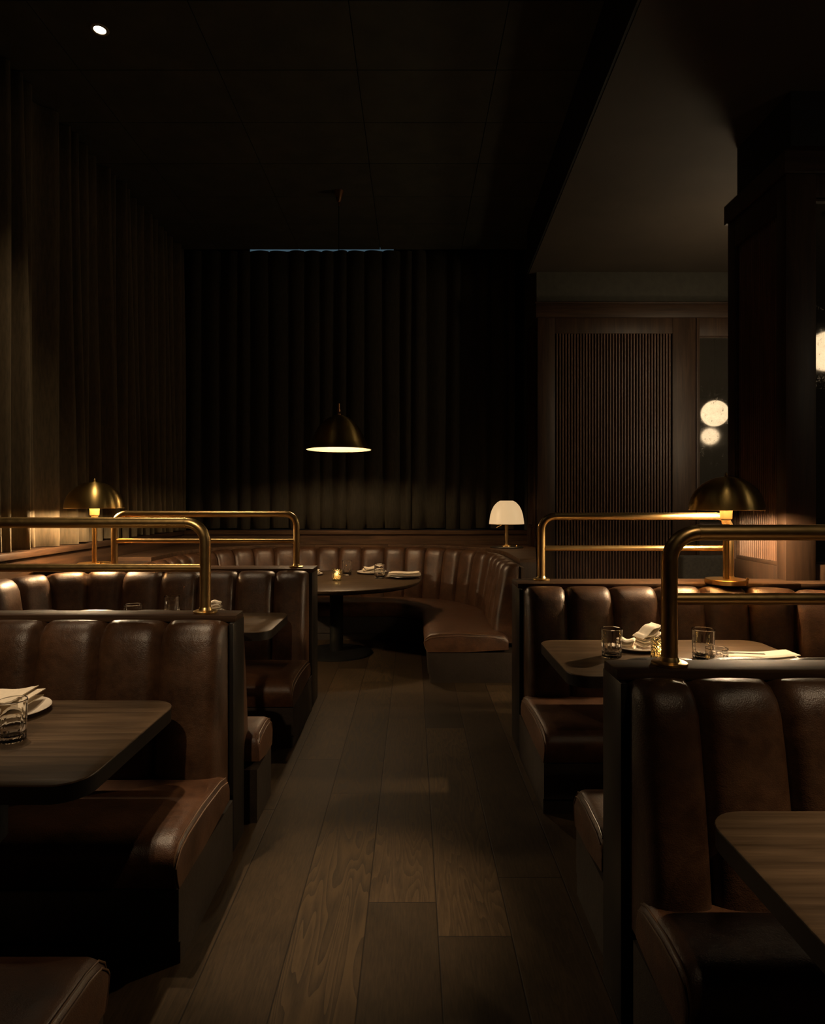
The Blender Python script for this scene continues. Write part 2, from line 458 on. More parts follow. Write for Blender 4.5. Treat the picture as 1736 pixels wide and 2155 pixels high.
# ------------------------------------------------------------------ curtains
def curtain(name, label, p0, p1, nrm, z0, z1, mat, wmin, wmax, amp, seed, dash=False, pw=.75, crests=None):
    R = random.Random(seed)
    L = (Vector(p1) - Vector(p0)).length; d = (Vector(p1) - Vector(p0)).normalized(); nv = Vector(nrm)
    pos = []; s = 0; k = 0
    folds = []
    if crests:
        cs = [c for c in crests]
        while cs[0] > 0: cs.insert(0, cs[0] - R.uniform(wmin, wmax))
        while cs[-1] < L + .3: cs.append(cs[-1] + R.uniform(wmin, wmax))
        bd = [(p + q) / 2 for p, q in zip(cs, cs[1:])]
        for i in range(1, len(bd)):
            folds.append((bd[i - 1], bd[i] - bd[i - 1], (cs[i] - bd[i - 1]) / (bd[i] - bd[i - 1])))
        folds = [q for q in folds if q[0] + q[1] > 0 and q[0] < L]
    else:
        while s < L:
            w_ = R.uniform(wmin, wmax); folds.append((s, w_, R.uniform(.35, .65))); s += w_
    for (s, w_, sk) in folds:
        sk = min(.7, max(.3, sk)); a = amp * R.uniform(.75, 1.12)
        N_ = 12
        for i in range(N_):
            t = i / N_
            t2 = t ** (math.log(.5) / math.log(sk))
            pos.append((max(0, s + t * w_), a * (sin(PI * t2) ** pw), k))
        k += 1
    s = L
    pos.append((s, 0, k))
    ph = [R.uniform(0, 6) for _ in range(k + 2)]
    rows = []; NZ = 9
    for j in range(NZ + 1):
        tz = j / NZ; row = []
        for (q, a, kk) in pos:
            q = min(q, L)
            zz = z0 + (z1 - z0) * tz
            if j == 0: zz += .008 + .008 * sin(kk * 1.9 + ph[0])
            if dash and j == NZ: zz += .005 * sin(kk * 2.3)
            am = a * (1 - .25 * tz + .06 * sin(ph[kk] + tz * 4))
            p = Vector(p0) + d * (q + .010 * sin(ph[kk] + 3 * tz)) + nv * am
            row.append((p.x, p.y, zz))
        rows.append(row)
    o = MB().grid(rows).build(name, mat, None, (p0[0], p0[1], z0), angle=180)
    md = o.modifiers.new('thickness', 'SOLIDIFY'); md.thickness = .004
    return tag(o, label, 'curtain')
curtain('curtain', 'olive brown pleated velvet curtain hanging along the left wall above the wooden ledge', (-3.03, -1.5, 0), (-3.03, 8.12, 0), (1, 0, 0), ZL + .002, ZC - .01, M['curtain'], .12, .22, .19, 3, pw=2.4, crests=[q + 1.5 for q in (4.776, 4.897, 5.253, 5.473, 5.578, 5.737, 5.947)])
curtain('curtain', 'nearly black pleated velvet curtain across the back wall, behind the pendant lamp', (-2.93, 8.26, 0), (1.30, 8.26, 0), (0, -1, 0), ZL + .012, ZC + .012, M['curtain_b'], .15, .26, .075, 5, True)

# ------------------------------------------------------------------ U-shaped booth benches
class U:
    """u: 0 at the back of the U, growing to its open end; v: across. insets from far arm / back / near arm."""
    def __init__(s, w, u0, vf, vn, r):
        s.w, s.u0, s.vf, s.vn, s.r = w, u0, vf, vn, r
        s.la = u0 - r; s.larc = r * PI / 2; s.lb = (vf - vn) - 2 * r
        s.total = 2 * s.la + 2 * s.larc + s.lb
    def pt(s, t, df, db, dn, z, trim=0.0):
        L = t * s.total
        rf = max(s.r - max(df, db), .10); rn = max(s.r - max(dn, db), .10)
        u0 = s.u0 - trim
        if L <= s.la:
            k = L / s.la; u = u0 + (db + rf - u0) * k; v = s.vf - df
        elif L <= s.la + s.larc:
            a = (L - s.la) / s.larc * PI / 2
            u = db + rf - rf * sin(a); v = s.vf - df - rf + rf * cos(a)
        elif L <= s.la + s.larc + s.lb:
            k = (L - s.la - s.larc) / s.lb
            u = db; v = (s.vf - df - rf) * (1 - k) + (s.vn + dn + rn) * k
        elif L <= s.la + 2 * s.larc + s.lb:
            a = (L - s.la - s.larc - s.lb) / s.larc * PI / 2
            u = db + rn - rn * cos(a); v = s.vn + dn + rn - rn * sin(a)
        else:
            k = (L - s.la - 2 * s.larc - s.lb) / s.la; u = db + rn + (u0 - db - rn) * k; v = s.vn + dn
        p = s.w(u, v)
        return (p[0], p[1], z)

def bench(label, wfun, u0, vf, vn, r, loc, top=1.035, dseat=(.78, .55, .55), ch=.27, group='channel-backed leather booth benches', t_range=(0, 1), seat_trim=.0, shell=False, w0=None, trim=.03, trim_near=None, zoff=0.0):
    trim_near = trim if trim_near is None else trim_near
    g = U(wfun, u0, vf, vn, r)
    t = thing('booth_bench', label, 'booth bench', loc, group)
    T0, T1 = t_range
    w0 = w0 or ch
    nch = 1 + max(3, round((g.total - w0) / ch)); per = 14
    ch = (g.total - w0) / (nch - 1)
    prof = [(0.0, .34), (.02, .30), (.215, .30), (.222, .42), (.205, .56), (.18, .72), (.155, .86), (.138, .945), (.118, .985), (.085, 1.012), (.045, 1.022), (.012, 1.012), (0.0, .985)]
    rows = []
    for i in range(nch * per + 1):
        s_ = i / per; fcn = s_ - math.floor(s_)
        if i == nch * per: fcn = 0
        e = abs(2 * fcn - 1)
        bul = (1 - e ** 3.2)
        val = math.exp(-((min(fcn, 1 - fcn)) / .055) ** 2)
        tt = (w0 * s_ if s_ <= 1 else w0 + ch * (s_ - 1)) / g.total
        tt = min(1.0, tt)
        row = []
        for (d, z) in prof:
            zz = z * 1.0
            dd = d
            if d > .04 and z > .35:
                dd = d + .026 * bul - .022 * val - .012
            if z > .9: zz = z + (top - 1.035) + .013 * bul - .014 * val
            elif z > .5: zz = z + (top - 1.035) * (z - .5) / .4
            row.append(g.pt(tt, dd, dd, dd, zz, trim if tt < .5 else trim_near))
        rows.append(row)
    mb = MB().grid(rows, close_u=True)
    n = len(prof); off = len(mb.v) - n
    mb.f.append(tuple(range(n))); mb.f.append(tuple(off + k for k in reversed(range(n))))
    mb.build('backrest', M['leather'], t, angle=60)
    # seat cushion: a fraction q across from the back (0) to the front (1)
    sprof = [(.0, .285), (.0, .375), (.045, .400), (.18, .416), (.55, .428), (.82, .424), (.93, .412), (.985, .385), (1.0, .35), (.985, .30), (.96, .262), (.5, .262)]
    def seat_pt(tt, q, z, tr):
        d = [.13 + q * (x - .13) for x in dseat]
        return g.pt(tt, d[0], d[1], d[2], z, tr)
    rows = []; ns = 120
    rnd = [(.0, .045), (.004, .026), (.012, .011), (.022, .004), (.036, 0)]
    def end_rows(tt):
        return [[seat_pt(tt, q, z - (dz if z > .36 else dz * .3 if z > .3 else 0) + zoff, seat_trim + o) for q, z in sprof] for o, dz in rnd]
    rows += end_rows(T0)
    for i in range(1, ns):
        rows.append([seat_pt(T0 + (T1 - T0) * i / ns, q, z + zoff, seat_trim + .036) for q, z in sprof])
    rows += end_rows(T1)[::-1]
    mb = MB().grid(rows, close_u=True); n = len(sprof); off = len(mb.v) - n
    mb.f.append(tuple(range(n))); mb.f.append(tuple(off + k for k in reversed(range(n))))
    seat = mb.build('seat_cushion', M['seat'], t, angle=60)
    for tt in (T0, T1):
        for dd_, o in ((.011, .009), (.030, .001)):
            pp = [seat_pt(tt, q, z + zoff, seat_trim + o) for q, z in [(.05, .400 - dd_), (.18, .4165 - dd_), (.55, .4285 - dd_), (.82, .4245 - dd_), (.93, .413 - dd_), (.988, .386 - dd_), (1.003, .35 - dd_ * .3), (.988, .30), (.963, .264)]]
            MB().tube(pp, .0028, 8).build('piping', M['piping'], seat)
    # plinth below the cushion
    rows = []
    for i in range(ns + 1):
        tt = T0 + (T1 - T0) * i / ns
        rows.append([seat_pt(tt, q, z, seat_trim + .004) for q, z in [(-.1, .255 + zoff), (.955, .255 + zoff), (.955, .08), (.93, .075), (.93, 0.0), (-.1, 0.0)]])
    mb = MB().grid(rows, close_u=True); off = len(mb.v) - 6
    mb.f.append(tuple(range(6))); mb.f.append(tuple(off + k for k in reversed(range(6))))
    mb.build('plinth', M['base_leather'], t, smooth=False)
    if shell:
        rows = []
        for i in range(ns + 1):
            tt = T0 + (T1 - T0) * i / ns
            rows.append([g.pt(tt, d, d, d, z, .0) for d, z in [(-.002, 0), (-.03, 0), (-.03, top - .03), (-.002, top - .03)]])
        mb = MB().grid(rows, close_u=True); off = len(mb.v) - 4
        mb.f.append((0, 1, 2, 3)); mb.f.append((off + 3, off + 2, off + 1, off))
        mb.build('shell', M['wood_z'], t)
    return t, g

XL, XR = -.79, .617
def wl(xw): return lambda u, v: (xw + u, v)
def wr(xw): return lambda u, v: (xw - u, v)
XWL, XWR = -2.78, 2.75
bench('curved brown leather booth bench at front left, under the nearest table', wl(XWL), -.775 - XWL, 2.85, .98, .55, (-1.8, 1.9, 0), dseat=(.74, .6, .66), trim=.038)
bench('curved brown leather booth bench behind the front left partition, beneath the left brass lamp', wl(XWL), -.745 - XWL, 4.83, 2.99, .60, (-1.8, 3.9, 0), dseat=(.84, .6, .42), ch=.291, w0=.25, trim=.030, trim_near=.07)
bench('curved brown leather booth bench at front right, under the nearest right table', wr(XWR), XWR - .625, 1.925, .05, .55, (1.5, 1.0, 0), dseat=(.46, .55, .5), ch=.243, w0=.172, trim=.017, zoff=.045)
bench('curved brown leather booth bench on the right below the brass dome lamp', wr(XWR), XWR - .645, 3.955, 2.06, .90, (1.5, 3.0, 0), dseat=(.82, .55, .50), ch=.29, w0=.255, trim=.035)
# horseshoe bench at the back
HXC, HYB = -.75, 7.86
hb, hu = bench('large horseshoe brown leather bench around the round table at the back', lambda u, v: (HXC + v, HYB - u), HYB - 5.62, 1.70, -1.70, 1.25, (HXC, 6.6, 0), top=1.0, dseat=(.85, .72, .85), ch=.275, seat_trim=-.15, shell=True)

# corner counters outside the horseshoe
def counter(label, poly, loc):
    t = thing('corner_counter', label, 'counter', loc)
    MB().prism(poly, 0, .985).build('body', M['wood_z'], t, smooth=False)
    MB().prism(poly, .985, 1.02, .006).build('counter_top', M['wood_x'], t, smooth=False)
arc = []
for k in range(0, 15):
    a = PI / 2 * k / 14
    arc.append((HXC + 1.70 - 1.25 + 1.285 * sin(a), HYB - 1.25 + 1.285 * cos(a)))
R_ = 1.285
arcR = [(HXC + .45 + R_ * sin(PI / 2 * k / 14), HYB - 1.25 + R_ * cos(PI / 2 * k / 14)) for k in range(15)]
arcL = [(HXC - .45 - R_ * sin(PI / 2 * k / 14), HYB - 1.25 + R_ * cos(PI / 2 * k / 14)) for k in range(15)]
counter('dark wooden corner counter behind the horseshoe bench, carrying the white glass lamp', arcR + [(HXC + .45 + R_, 5.9), (1.14, 5.9), (1.42, 7.40), (1.42, 7.99), (HXC + .45, 7.99)], (1.1, 7.3, 0))
counter('dark wooden corner counter at the far left, behind the left end of the horseshoe bench', arcL + [(HXC - .45 - R_, 6.1), (-2.85, 6.1), (-2.85, 7.99), (HXC - .45, 7.99)], (-2.4, 7.4, 0))
struct(MB().box(HXC - .448, HXC + .448, 7.895, 8.018, 0, 1.018).build('trim_7', M['wood_x'], smooth=False))

# ------------------------------------------------------------------ partitions with caps
def partition(label, xa, xw, y0, y1, loc, ext=None):
    t = thing('booth_partition', label, 'partition', loc, 'wood-capped partitions between booths')
    s = 1 if xw > xa else -1
    x_in = xa + s * .02
    yc0, yc1 = y0, y1
    cr_ = MB().box(x_in, xw, yc0 + .004, yc1 - .004, 0, 1.0)
    if ext: cr_.box(xw, ext[0], yc0 + .004, ext[1], 0, 1.0)
    cr_.build('core', M['black_wood'], t, smooth=False)
    MB().box(xa, xa + s * .02, y0 - .03, y1 + .03, 0, 1.012, .004).build('end_panel', M['black_wood'], t)
    cp = MB().box(xa - s * .004, xw, yc0 - .006, yc1 + .006, 1.012, 1.043, .005)
    if ext: cp.box(xw - .006, ext[0], yc0 - .006, ext[1] + .004, 1.012, 1.043, .005)
    cp.build('cap', M['wood_x'], t)
    return t
partition('dark wooden partition end and cap at front left, under the nearest left rail', XL, -2.86, 2.86, 2.98, (-1.8, 2.92, 0))
partition('dark wooden partition in front of the horseshoe bench, left of the aisle', -.752, -2.86, 4.84, 5.06, (-1.8, 4.95, 0))
partition('dark wooden partition end and cap at front right, under the nearest right rail', XR, 2.80, 1.93, 2.05, (1.5, 1.99, 0))
partition('dark wooden partition right of the aisle, carrying the brass dome lamp on its cap', .655, 2.40, 3.965, 4.20, (1.5, 4.05, 0), (2.80, 4.105))

# ------------------------------------------------------------------ brass rails
def rail(label, xa, xb, y, zb=1.043, ztop=1.453, zlow=1.247, r=.0245, rl=.0185):
    t = thing('brass_rail', label, 'rail', ((xa + xb) / 2, y, zb), 'brass guard rails on the booth partitions')
    s = 1 if xb > xa else -1; R = .09
    p = [(xa, y, zb + .004), (xa, y, zb + .15), (xa, y, ztop - R)]
    for k in range(1, 9):
        a = PI / 2 * k / 8; p.append((xa + s * (R - R * cos(a)), y, ztop - R + R * sin(a)))
    for k in range(0, 9):
        a = PI / 2 * k / 8; p.append((xb - s * (R - R * sin(a)), y, ztop - R + R * cos(a)))
    p += [(xb, y, zb + .15), (xb, y, zb + .004)]
    MB().tube(p, r, 24).build('hoop', M['brass'], t, angle=60)
    MB().tube([(xa + s * r * .6, y, zlow), (xb - s * r * .6, y, zlow)], rl, 20).build('lower_bar', M['brass'], t)
    for x in (xa, xb):
        MB().lathe([(.052, 0), (.054, .004), (.053, .009), (.046, .012), (.030, .013), (.027, .022), (.0252, .026)], (x, y, zb), 32).build('flange', M['brass'], t)
    for x in (xa + s * R, xb - s * R):
        MB().tube([(x - s * .004, y, ztop), (x + s * .004, y, ztop)], r + .0012, 24).build('joint_ring', M['brass'], t)
    return t
rail('nearest brass rail on the left, crossing the left edge of the photo', -.943, -2.62, 2.92)
rail('smaller brass rail at left, in front of the horseshoe bench', -.892, -2.29, 4.93)
rail('nearest brass rail on the right, crossing the right edge of the photo', .797, 2.35, 1.99)
rail('farther brass rail on the right, ending behind the brass dome lamp', .83, 2.045, 4.135)

# ------------------------------------------------------------------ tables
def rrect(x0, x1, y0, y1, r, n=9):
    P = []
    for (cx, cy, a0) in ((x1 - r, y1 - r, 0), (x0 + r, y1 - r, 90), (x0 + r, y0 + r, 180), (x1 - r, y0 + r, 270)):
        for k in range(n):
            a = math.radians(a0 + 90 * k / (n - 1)); P.append((cx + r * cos(a), cy + r * sin(a)))
    return P
ZT = .76
def dining_table(label, x0, x1, y0, y1, peds, r=.10):
    t = thing('dining_table', label, 'table', ((x0 + x1) / 2, (y0 + y1) / 2, 0), 'rectangular dark wood booth tables')
    MB().prism(rrect(x0, x1, y0, y1, r), ZT - .006, ZT, .005).build('tabletop', M['table_wood'], t, angle=30)
    MB().prism(rrect(x0 + .002, x1 - .002, y0 + .002, y1 - .002, r), ZT - .056, ZT - .006).build('edge_band', M['black_wood'], t, angle=30)['label'] = 'black table edge'
    for px in peds:
        yc = (y0 + y1) / 2
        MB().lathe([(.0, .03), (.055, .03), (.055, ZT - .08), (.16, ZT - .07), (.16, ZT - .055)], (px, yc, 0), 28).build('pedestal', M['iron'], t)
        MB().lathe([(.0, 0), (.2, 0), (.2, .012), (.19, .02), (.06, .03), (.0, .03)], (px, yc, 0), 36).build('foot', M['iron'], t)
dining_table('dark oak booth table at front left, holding a napkin on a white plate', -2.2, -.925, 1.785, 2.55, (-1.43, -1.95))
dining_table('dark oak booth table behind the front left partition, only its corner showing', -2.2, -.868, 3.88, 4.56, (-1.5, -2.0))
dining_table('bare dark oak table at the lower right corner', .735, 1.95, .94, 1.64, (1.25, 1.7))
dining_table('dark oak booth table on the right set with glasses and napkins', .715, 1.95, 2.90, 3.66, (1.15, 1.7))
RT = (-.776, 6.55)
t = thing('round_table', 'large round dark wood table set for dinner under the brass pendant', 'table', (RT[0], RT[1], 0))
ZR = .755
MB().lathe([(.0, ZR - .05), (.80, ZR - .05), (.85, ZR - .03), (.86, ZR - .012), (.858, ZR - .004), (.85, ZR), (.0, ZR)], (RT[0], RT[1], 0), 96).build('tabletop', M['table_wood'], t, angle=30)
MB().lathe([(.0, .03), (.068, .03), (.068, ZR - .08), (.3, ZR - .065), (.3, ZR - .05), (0, ZR - .05)], (RT[0], RT[1], 0), 32).build('pedestal', M['iron'], t)
MB().lathe([(.0, 0), (.36, 0), (.36, .012), (.35, .02), (.08, .034), (.0, .034)], (RT[0], RT[1], 0), 48).build('foot', M['iron'], t)

# ------------------------------------------------------------------ table ware
def tumbler(label, x, y, z, r, h, group, facets=9, fill=None):
    k = .90
    rip = lambda a, zz: 1 + (.035 * cos(14 * a) if .002 < zz < .045 else .008 * cos(facets * a) if zz < h * .8 else 0)
    prof = [(0, 0), (r * .80, 0), (r * .87, .004), (r * .88, .010), (r * .86, .018), (r * .90, .026), (r * .875, .034), (r * .905, .05), (r * .93, h * .4), (r * .985, h - .006), (r * 1.0, h - .003), (r * .985, h), (r * .965, h - .003),
            (r * .945, h * .75), (r * .895, .040), (r * .85, .026), (r * .6, .019), (0, .017)]
    o = MB().lathe(prof, (x, y, z), 54, rfun=rip).build('tumbler', M['glass'], None, (x, y, z), angle=20)
    return tag(o, label, 'glass', group)
GR, GL_, GB = 'tumblers on the right table', 'tumblers on the left tables', 'tumblers on the round table'
def px(x, y): return (x - 868) / 1350 * y
tumbler('clear tumbler at the left edge, in front of the folded napkin', -1.322, 2.12, ZT, .045, .135, GL_)
tumbler('upright tumbler seen over the front left partition, left of the rail post', px(362, 4.40), 4.40, ZT, .052, .14, GL_)
tumbler('tumbler of which only the rim shows over the front left partition', px(280, 4.08), 4.08, ZT, .056, .135, GL_)
tumbler('tumbler nearest the aisle on the right table, left of the plate', px(1287, 3.26), 3.26, ZT, .054, .145, GR)
tumbler('tall tumbler right of the thick brass post on the right table', px(1480, 3.22), 3.22, ZT, .056, .15, GR)
tumbler('short small glass touching the long napkin on the right table', px(1508, 3.085), 3.085, ZT, .052, .085, GR)
tumbler('tall tumbler just right of the candle on the round table', px(730, 6.9), 6.9, ZR, .052, .155, GB)
tumbler('tumbler between the two napkins on the round table', px(799, 6.62), 6.62, ZR, .058, .15, GB)

def plate(label, x, y, z, r, mat, group='dinner plates'):
    o = MB().lathe([(0, 0), (r * .55, 0), (r * .58, .004), (r * .72, .007), (r * .98, .019), (r, .022), (r * .985, .0245), (r * .74, .013), (r * .60, .008), (0, .007)], (x, y, z), 64).build('plate', mat, None, (x, y, z), angle=50)
    return tag(o, label, 'plate', group)

def napkin(label, x, y, z, L, W, rot, layers=3, lay=.009, wav=.008, lift=.0, seed=1, group='folded linen napkins', taper=0.0, tilt=0.0):
    R = random.Random(seed); mb = MB()
    for l in range(layers):
        zz = l * lay; nx, ny = 16, 8
        a0 = R.uniform(-.10, .10); ox, oy = R.uniform(-.008, .008), R.uniform(-.008, .008)
        p1, p2 = R.uniform(0, 6), R.uniform(0, 6)
        sc = 1 - .05 * l
        top = []; bot = []
        for i in range(nx + 1):
            u = i / nx - .5; rt = []; rb = []
            for j in range(ny + 1):
                vv = j / ny - .5
                X = u * L * sc; Y = vv * W * sc * (1 - taper * (u + .5))
                q = wav * (sin(u * 7 + p1 + l) * .5 + .5) * (.4 + l * .5) + lift * (u + .5) ** 2 * (1 + l * .3) + tilt * (u + .5)
                e = min(1, (0.5 - abs(vv)) * 9, (0.5 - abs(u)) * 14) ** .5 if abs(vv) < .5 and abs(u) < .5 else 0
                th = lay * .9 * max(e, .12)
                ca, sa = cos(rot + a0), sin(rot + a0)
                XX, YY = X * ca - Y * sa + ox, X * sa + Y * ca + oy
                rt.append((x + XX, y + YY, z + zz + q + th)); rb.append((x + XX, y + YY, z + zz + q + (lay * .9 - th) * .5))
            top.append(rt); bot.append(rb)
        n = ny + 1
        ring = []
        rows = [tt + bb[::-1] for tt, bb in zip(top, bot)]
        o = len(mb.v); mb.grid(rows, close_u=True)
        mb.f.append(tuple(o + k for k in range(2 * n))); oo = o + nx * 2 * n
        mb.f.append(tuple(oo + k for k in reversed(range(2 * n))))
    ob = mb.build('napkin', M['linen'], None, (x, y, z), angle=70)
    return tag(ob, label, 'napkin', group)

def cutlery(kind, label, x, y, z, rot, L=.2, tilt=0.0):
    mb = MB(); out = []
    if kind == 'fork':
        out = [(0, .006), (.03, .008), (.09, .004), (.125, .0035), (.14, .011), (.155, .0125)]
    elif kind == 'knife':
        out = [(0, .007), (.05, .0085), (.09, .006), (.10, .0085), (.16, .010), (.19, .007), (.2, .001)]
    else:
        out = [(0, .007), (.05, .007), (.10, .0035), (.14, .004), (.155, .014), (.175, .019), (.19, .015), (.2, .003)]
    poly = [(a, b) for a, b in out] + [(a, -b) for a, b in reversed(out)]
    def tf(p):
        a, b, c = p; a *= L / .2
        X = a * cos(rot) - b * sin(rot); Y = a * sin(rot) + b * cos(rot)
        return (x + X, y + Y, z + c + tilt * a)
    m2 = MB(); m2.prism(poly, 0, .003)
    if kind == 'fork':
        for k in (-.0105, -.0035, .0035, .0105): m2.box(.153, .2, k - .0017, k + .0017, 0, .003)
    mb.add([tf(p) for p in m2.v], m2.f)
    o = mb.build(kind, M['steel'], None, (x, y, z), angle=30)
    return tag(o, label, kind)

def votive(lab_h, lab_c, x, y, z, r, h, power):
    rip = lambda a, zz: 1 + .03 * cos(14 * a + zz * 160) * (1 if zz > .004 else 0)
    o = MB().lathe([(0, 0), (r * .92, 0), (r, .006), (r * 1.0, h * .5), (r, h - .002), (r * .95, h), (r * .90, h - .003), (r * .88, h * .5), (r * .87, .016), (0, .014)], (x, y, z), 84, rfun=rip).build('votive_holder', M['votive'], None, (x, y, z), angle=60)
    tag(o, lab_h, 'candle holder', 'glass votive holders')
    c = thing('candle', lab_c, 'candle', (x, y, z + .0165), 'lit candles in the votive holders')
    zz = z + .0165
    MB().lathe([(0, 0), (r * .62, 0), (r * .66, .003), (r * .66, h * .28), (r * .6, h * .3), (0, h * .29)], (x, y, zz), 28).build('wax', M['wax'], c)
    MB().tube([(x, y, zz + h * .28), (x + .001, y, zz + h * .36)], .001, 6).build('wick', M['iron'], c)
    MB().lathe([(0, 0), (r * .10, h * .05), (r * .14, h * .11), (r * .08, h * .22), (0, h * .3)], (x, y, zz + h * .34), 16).build('flame', M['flame'], c)
votive('small pressed glass candle holder glowing amber on the round table', 'tiny lit candle inside the amber holder on the round table', px(709, 6.45), 6.45, ZR, .046, .115, .35)
votive('pressed glass candle holder half hidden by the thick brass post at right', 'lit candle glowing beside the thick brass post at right', px(1396, 3.20), 3.20, ZT, .060, .102, .35)

# front left place setting
plate('white dinner plate at the left edge of the front left table', -1.505, 2.385, ZT, .145, M['ceramic'])
napkin('thick folded napkin on the white plate at the left edge', -1.56, 2.40, ZT + .021, .27, .19, .10, 3, .013, .008, .012, 4)
# behind the front left partition
plate('plate behind the front left rail post, barely showing over the partition', px(440, 4.44), 4.44, ZT, .125, M['ceramic'])
napkin('rolled white napkin standing above the partition, right of the front left rail post', px(452, 4.44), 4.44, ZT + .018, .10, .07, .12, 5, .016, .004, .0, 9)
# right table
plate('plate with upright napkins beside the candle on the right table', px(1340, 3.43), 3.43, ZT, .135, M['ceramic'])
napkin('left of two standing napkin folds on the plate of the right table', px(1316, 3.39), 3.39, ZT + .016, .10, .08, 2.7, 3, .015, .008, .02, 12, taper=.4, tilt=-.015)
napkin('right, taller napkin fold leaning on the plate of the right table', px(1362, 3.45), 3.45, ZT + .016, .12, .11, .30, 4, .016, .010, .02, 15, tilt=.02)
cutlery('fork', 'fork leaning on the napkins of the right table plate', px(1352, 3.33), 3.32, ZT + .035, .55, .14, .12)
napkin('long flat napkin lying right of the glasses on the right table', px(1590, 3.24), 3.22, ZT, .37, .13, -.03, 2, .011, .006, .008, 21)
cutlery('spoon', 'spoon laid across the left end of the long napkin', px(1600, 3.2), 3.16, ZT + .036, 3.05, .2, .02)
# round table
plate('far plate on the round table, left of the clear tumbler', px(783, 7.12), 7.08, ZR, .165, M['ceramic'])
napkin('crumpled folded napkin on the far plate of the round table', px(787, 7.12), 7.06, ZR + .021, .24, .17, .2, 3, .016, .012, .014, 25)
plate('dark plate under the napkin at the right side of the round table', px(850, 6.68), 6.66, ZR, .165, M['dark_ceramic'])
napkin('flat folded napkin at the right edge of the round table', px(851, 6.66), 6.64, ZR + .024, .35, .16, .03, 3, .012, .006, .006, 28)
plate('white plate peeking out behind the left partition end on the round table', px(655, 6.9), 6.9, ZR, .125, M['ceramic'])
napkin('white napkin whose tip shows right of the left partition end', px(652, 6.9), 6.9, ZR + .021, .22, .14, .1, 2, .016, .005, .01, 31)

# ------------------------------------------------------------------ lamps
def dome_lamp(label, x, y, z, power, s=1.0):
    t = thing('table_lamp', label, 'lamp', (x, y, z), 'brass dome table lamps')
    zr = .455
    MB().lathe([(0, 0), (.120, 0), (.122, .004), (.122, .026), (.118, .030), (.05, .031), (0, .031)], (x, y, z), 56).build('base', M['brass'], t)
    MB().lathe([(.0185, .03), (.0185, zr - .085)], (x, y, z), 28).build('stem', M['brass'], t)
    MB().lathe([(.0, zr - .088), (.024, zr - .088), (.026, zr - .070), (.022, zr - .066), (.034, zr - .055), (.036, zr + .0), (.030, zr + .01), (0, zr + .012)], (x, y, z), 32).build('socket', M['socket'], t)
    R = .215; hh = .205
    prof = []
    for k in range(17):
        a = PI / 2 * k / 16; prof.append((R * cos(a), hh * sin(a)))
    inner = [(max(0, r - .004), max(0, q - .004)) for r, q in reversed(prof)]
    sh = MB().lathe([(r, zr + q) for r, q in prof], (x, y, z), 72, cap=False).build('lamp_shade', M['brass_dome'], t, angle=70)
    MB().lathe([(r, zr + q) for r, q in inner], (x, y, z), 72, cap=False).build('shade_lining', M['brass_in'], sh, angle=70)
    MB().tube([(x + (R - .002) * cos(2 * PI * k / 72), y + (R - .002) * sin(2 * PI * k / 72), z + zr) for k in range(73)], .0026, 8).build('rim', M['brass'], sh)
    MB().lathe([(0, 0), (.010, 0), (.010, .006), (.006, .010), (.009, .016), (.006, .022), (.0015, .030), (0, .032)], (x, y, z + zr + hh - .003), 16).build('finial', M['brass'], t)
    MB().lathe([(0, 0), (.012, .0), (.024, .025), (.026, .04), (.018, .06), (0, .068)], (x, y, z + zr + .012), 20).build('bulb', M['bulb'], t)
    MB().tube([(x + .09, y - .08, z + .03), (x + .09, y - .08, z + .045)], [.009, .008], 12).build('switch', M['brass'], t)
    return t
dome_lamp('brass dome table lamp at left in front of the pleated curtain', px(199, 5.0), 5.0, 1.043, 26)
dome_lamp('brass dome table lamp on the right partition by the reeded panel', px(1528, 3.95), 3.95, 1.043, 26)

# white glass lamp
lx, ly, lz = px(1066, 7.35), 7.35, 1.02
t = thing('table_lamp', 'white glass mushroom table lamp on the corner counter at the back', 'lamp', (lx, ly, lz))
MB().lathe([(0, 0), (.185, 0), (.190, .004), (.190, .010), (.185, .014), (0, .014)], (lx, ly, lz), 56).build('base', M['dark_ceramic'], t)
MB().lathe([(.055, .014), (.05, .024), (.02, .034), (.014, .06), (.019, .10), (.022, .14), (.017, .17), (.022, .26), (.026, .268), (.030, .28), (.026, .296), (0, .298)], (lx, ly, lz), 28).build('stem', M['brass'], t)
zr = .272
MB().lathe([(.199, zr), (.196, zr + .03), (.186, zr + .10), (.170, zr + .155), (.145, zr + .205), (.110, zr + .243), (.080, zr + .262), (.070, zr + .265), (0, zr + .265), (0, zr + .258), (.078, zr + .256), (.140, zr + .2), (.180, zr + .1), (.193, zr)], (lx, ly, lz), 56).build('lamp_shade', M['opal'], t, angle=50)
MB().lathe([(.201, 0), (.201, .006), (.190, .006), (.190, 0)], (lx, ly, lz + zr - .006), 56, closed=True).build('rim', M['brass'], t)
MB().tube([(lx - .02, ly - .02, lz + .28), (lx - .07, ly - .03, lz + .255), (lx - .12, ly - .03, lz + .23)], .003, 8).build('pull_switch', M['brass'], t)
MB().lathe([(0, 0), (.008, .002), (.010, .01), (.006, .018), (0, .02)], (lx + .1, ly - .09, lz + .014), 14).build('switch', M['brass'], t)
light('POINT', (lx, ly, lz + zr + .10), 14, (1, .70, .38), t, .05)

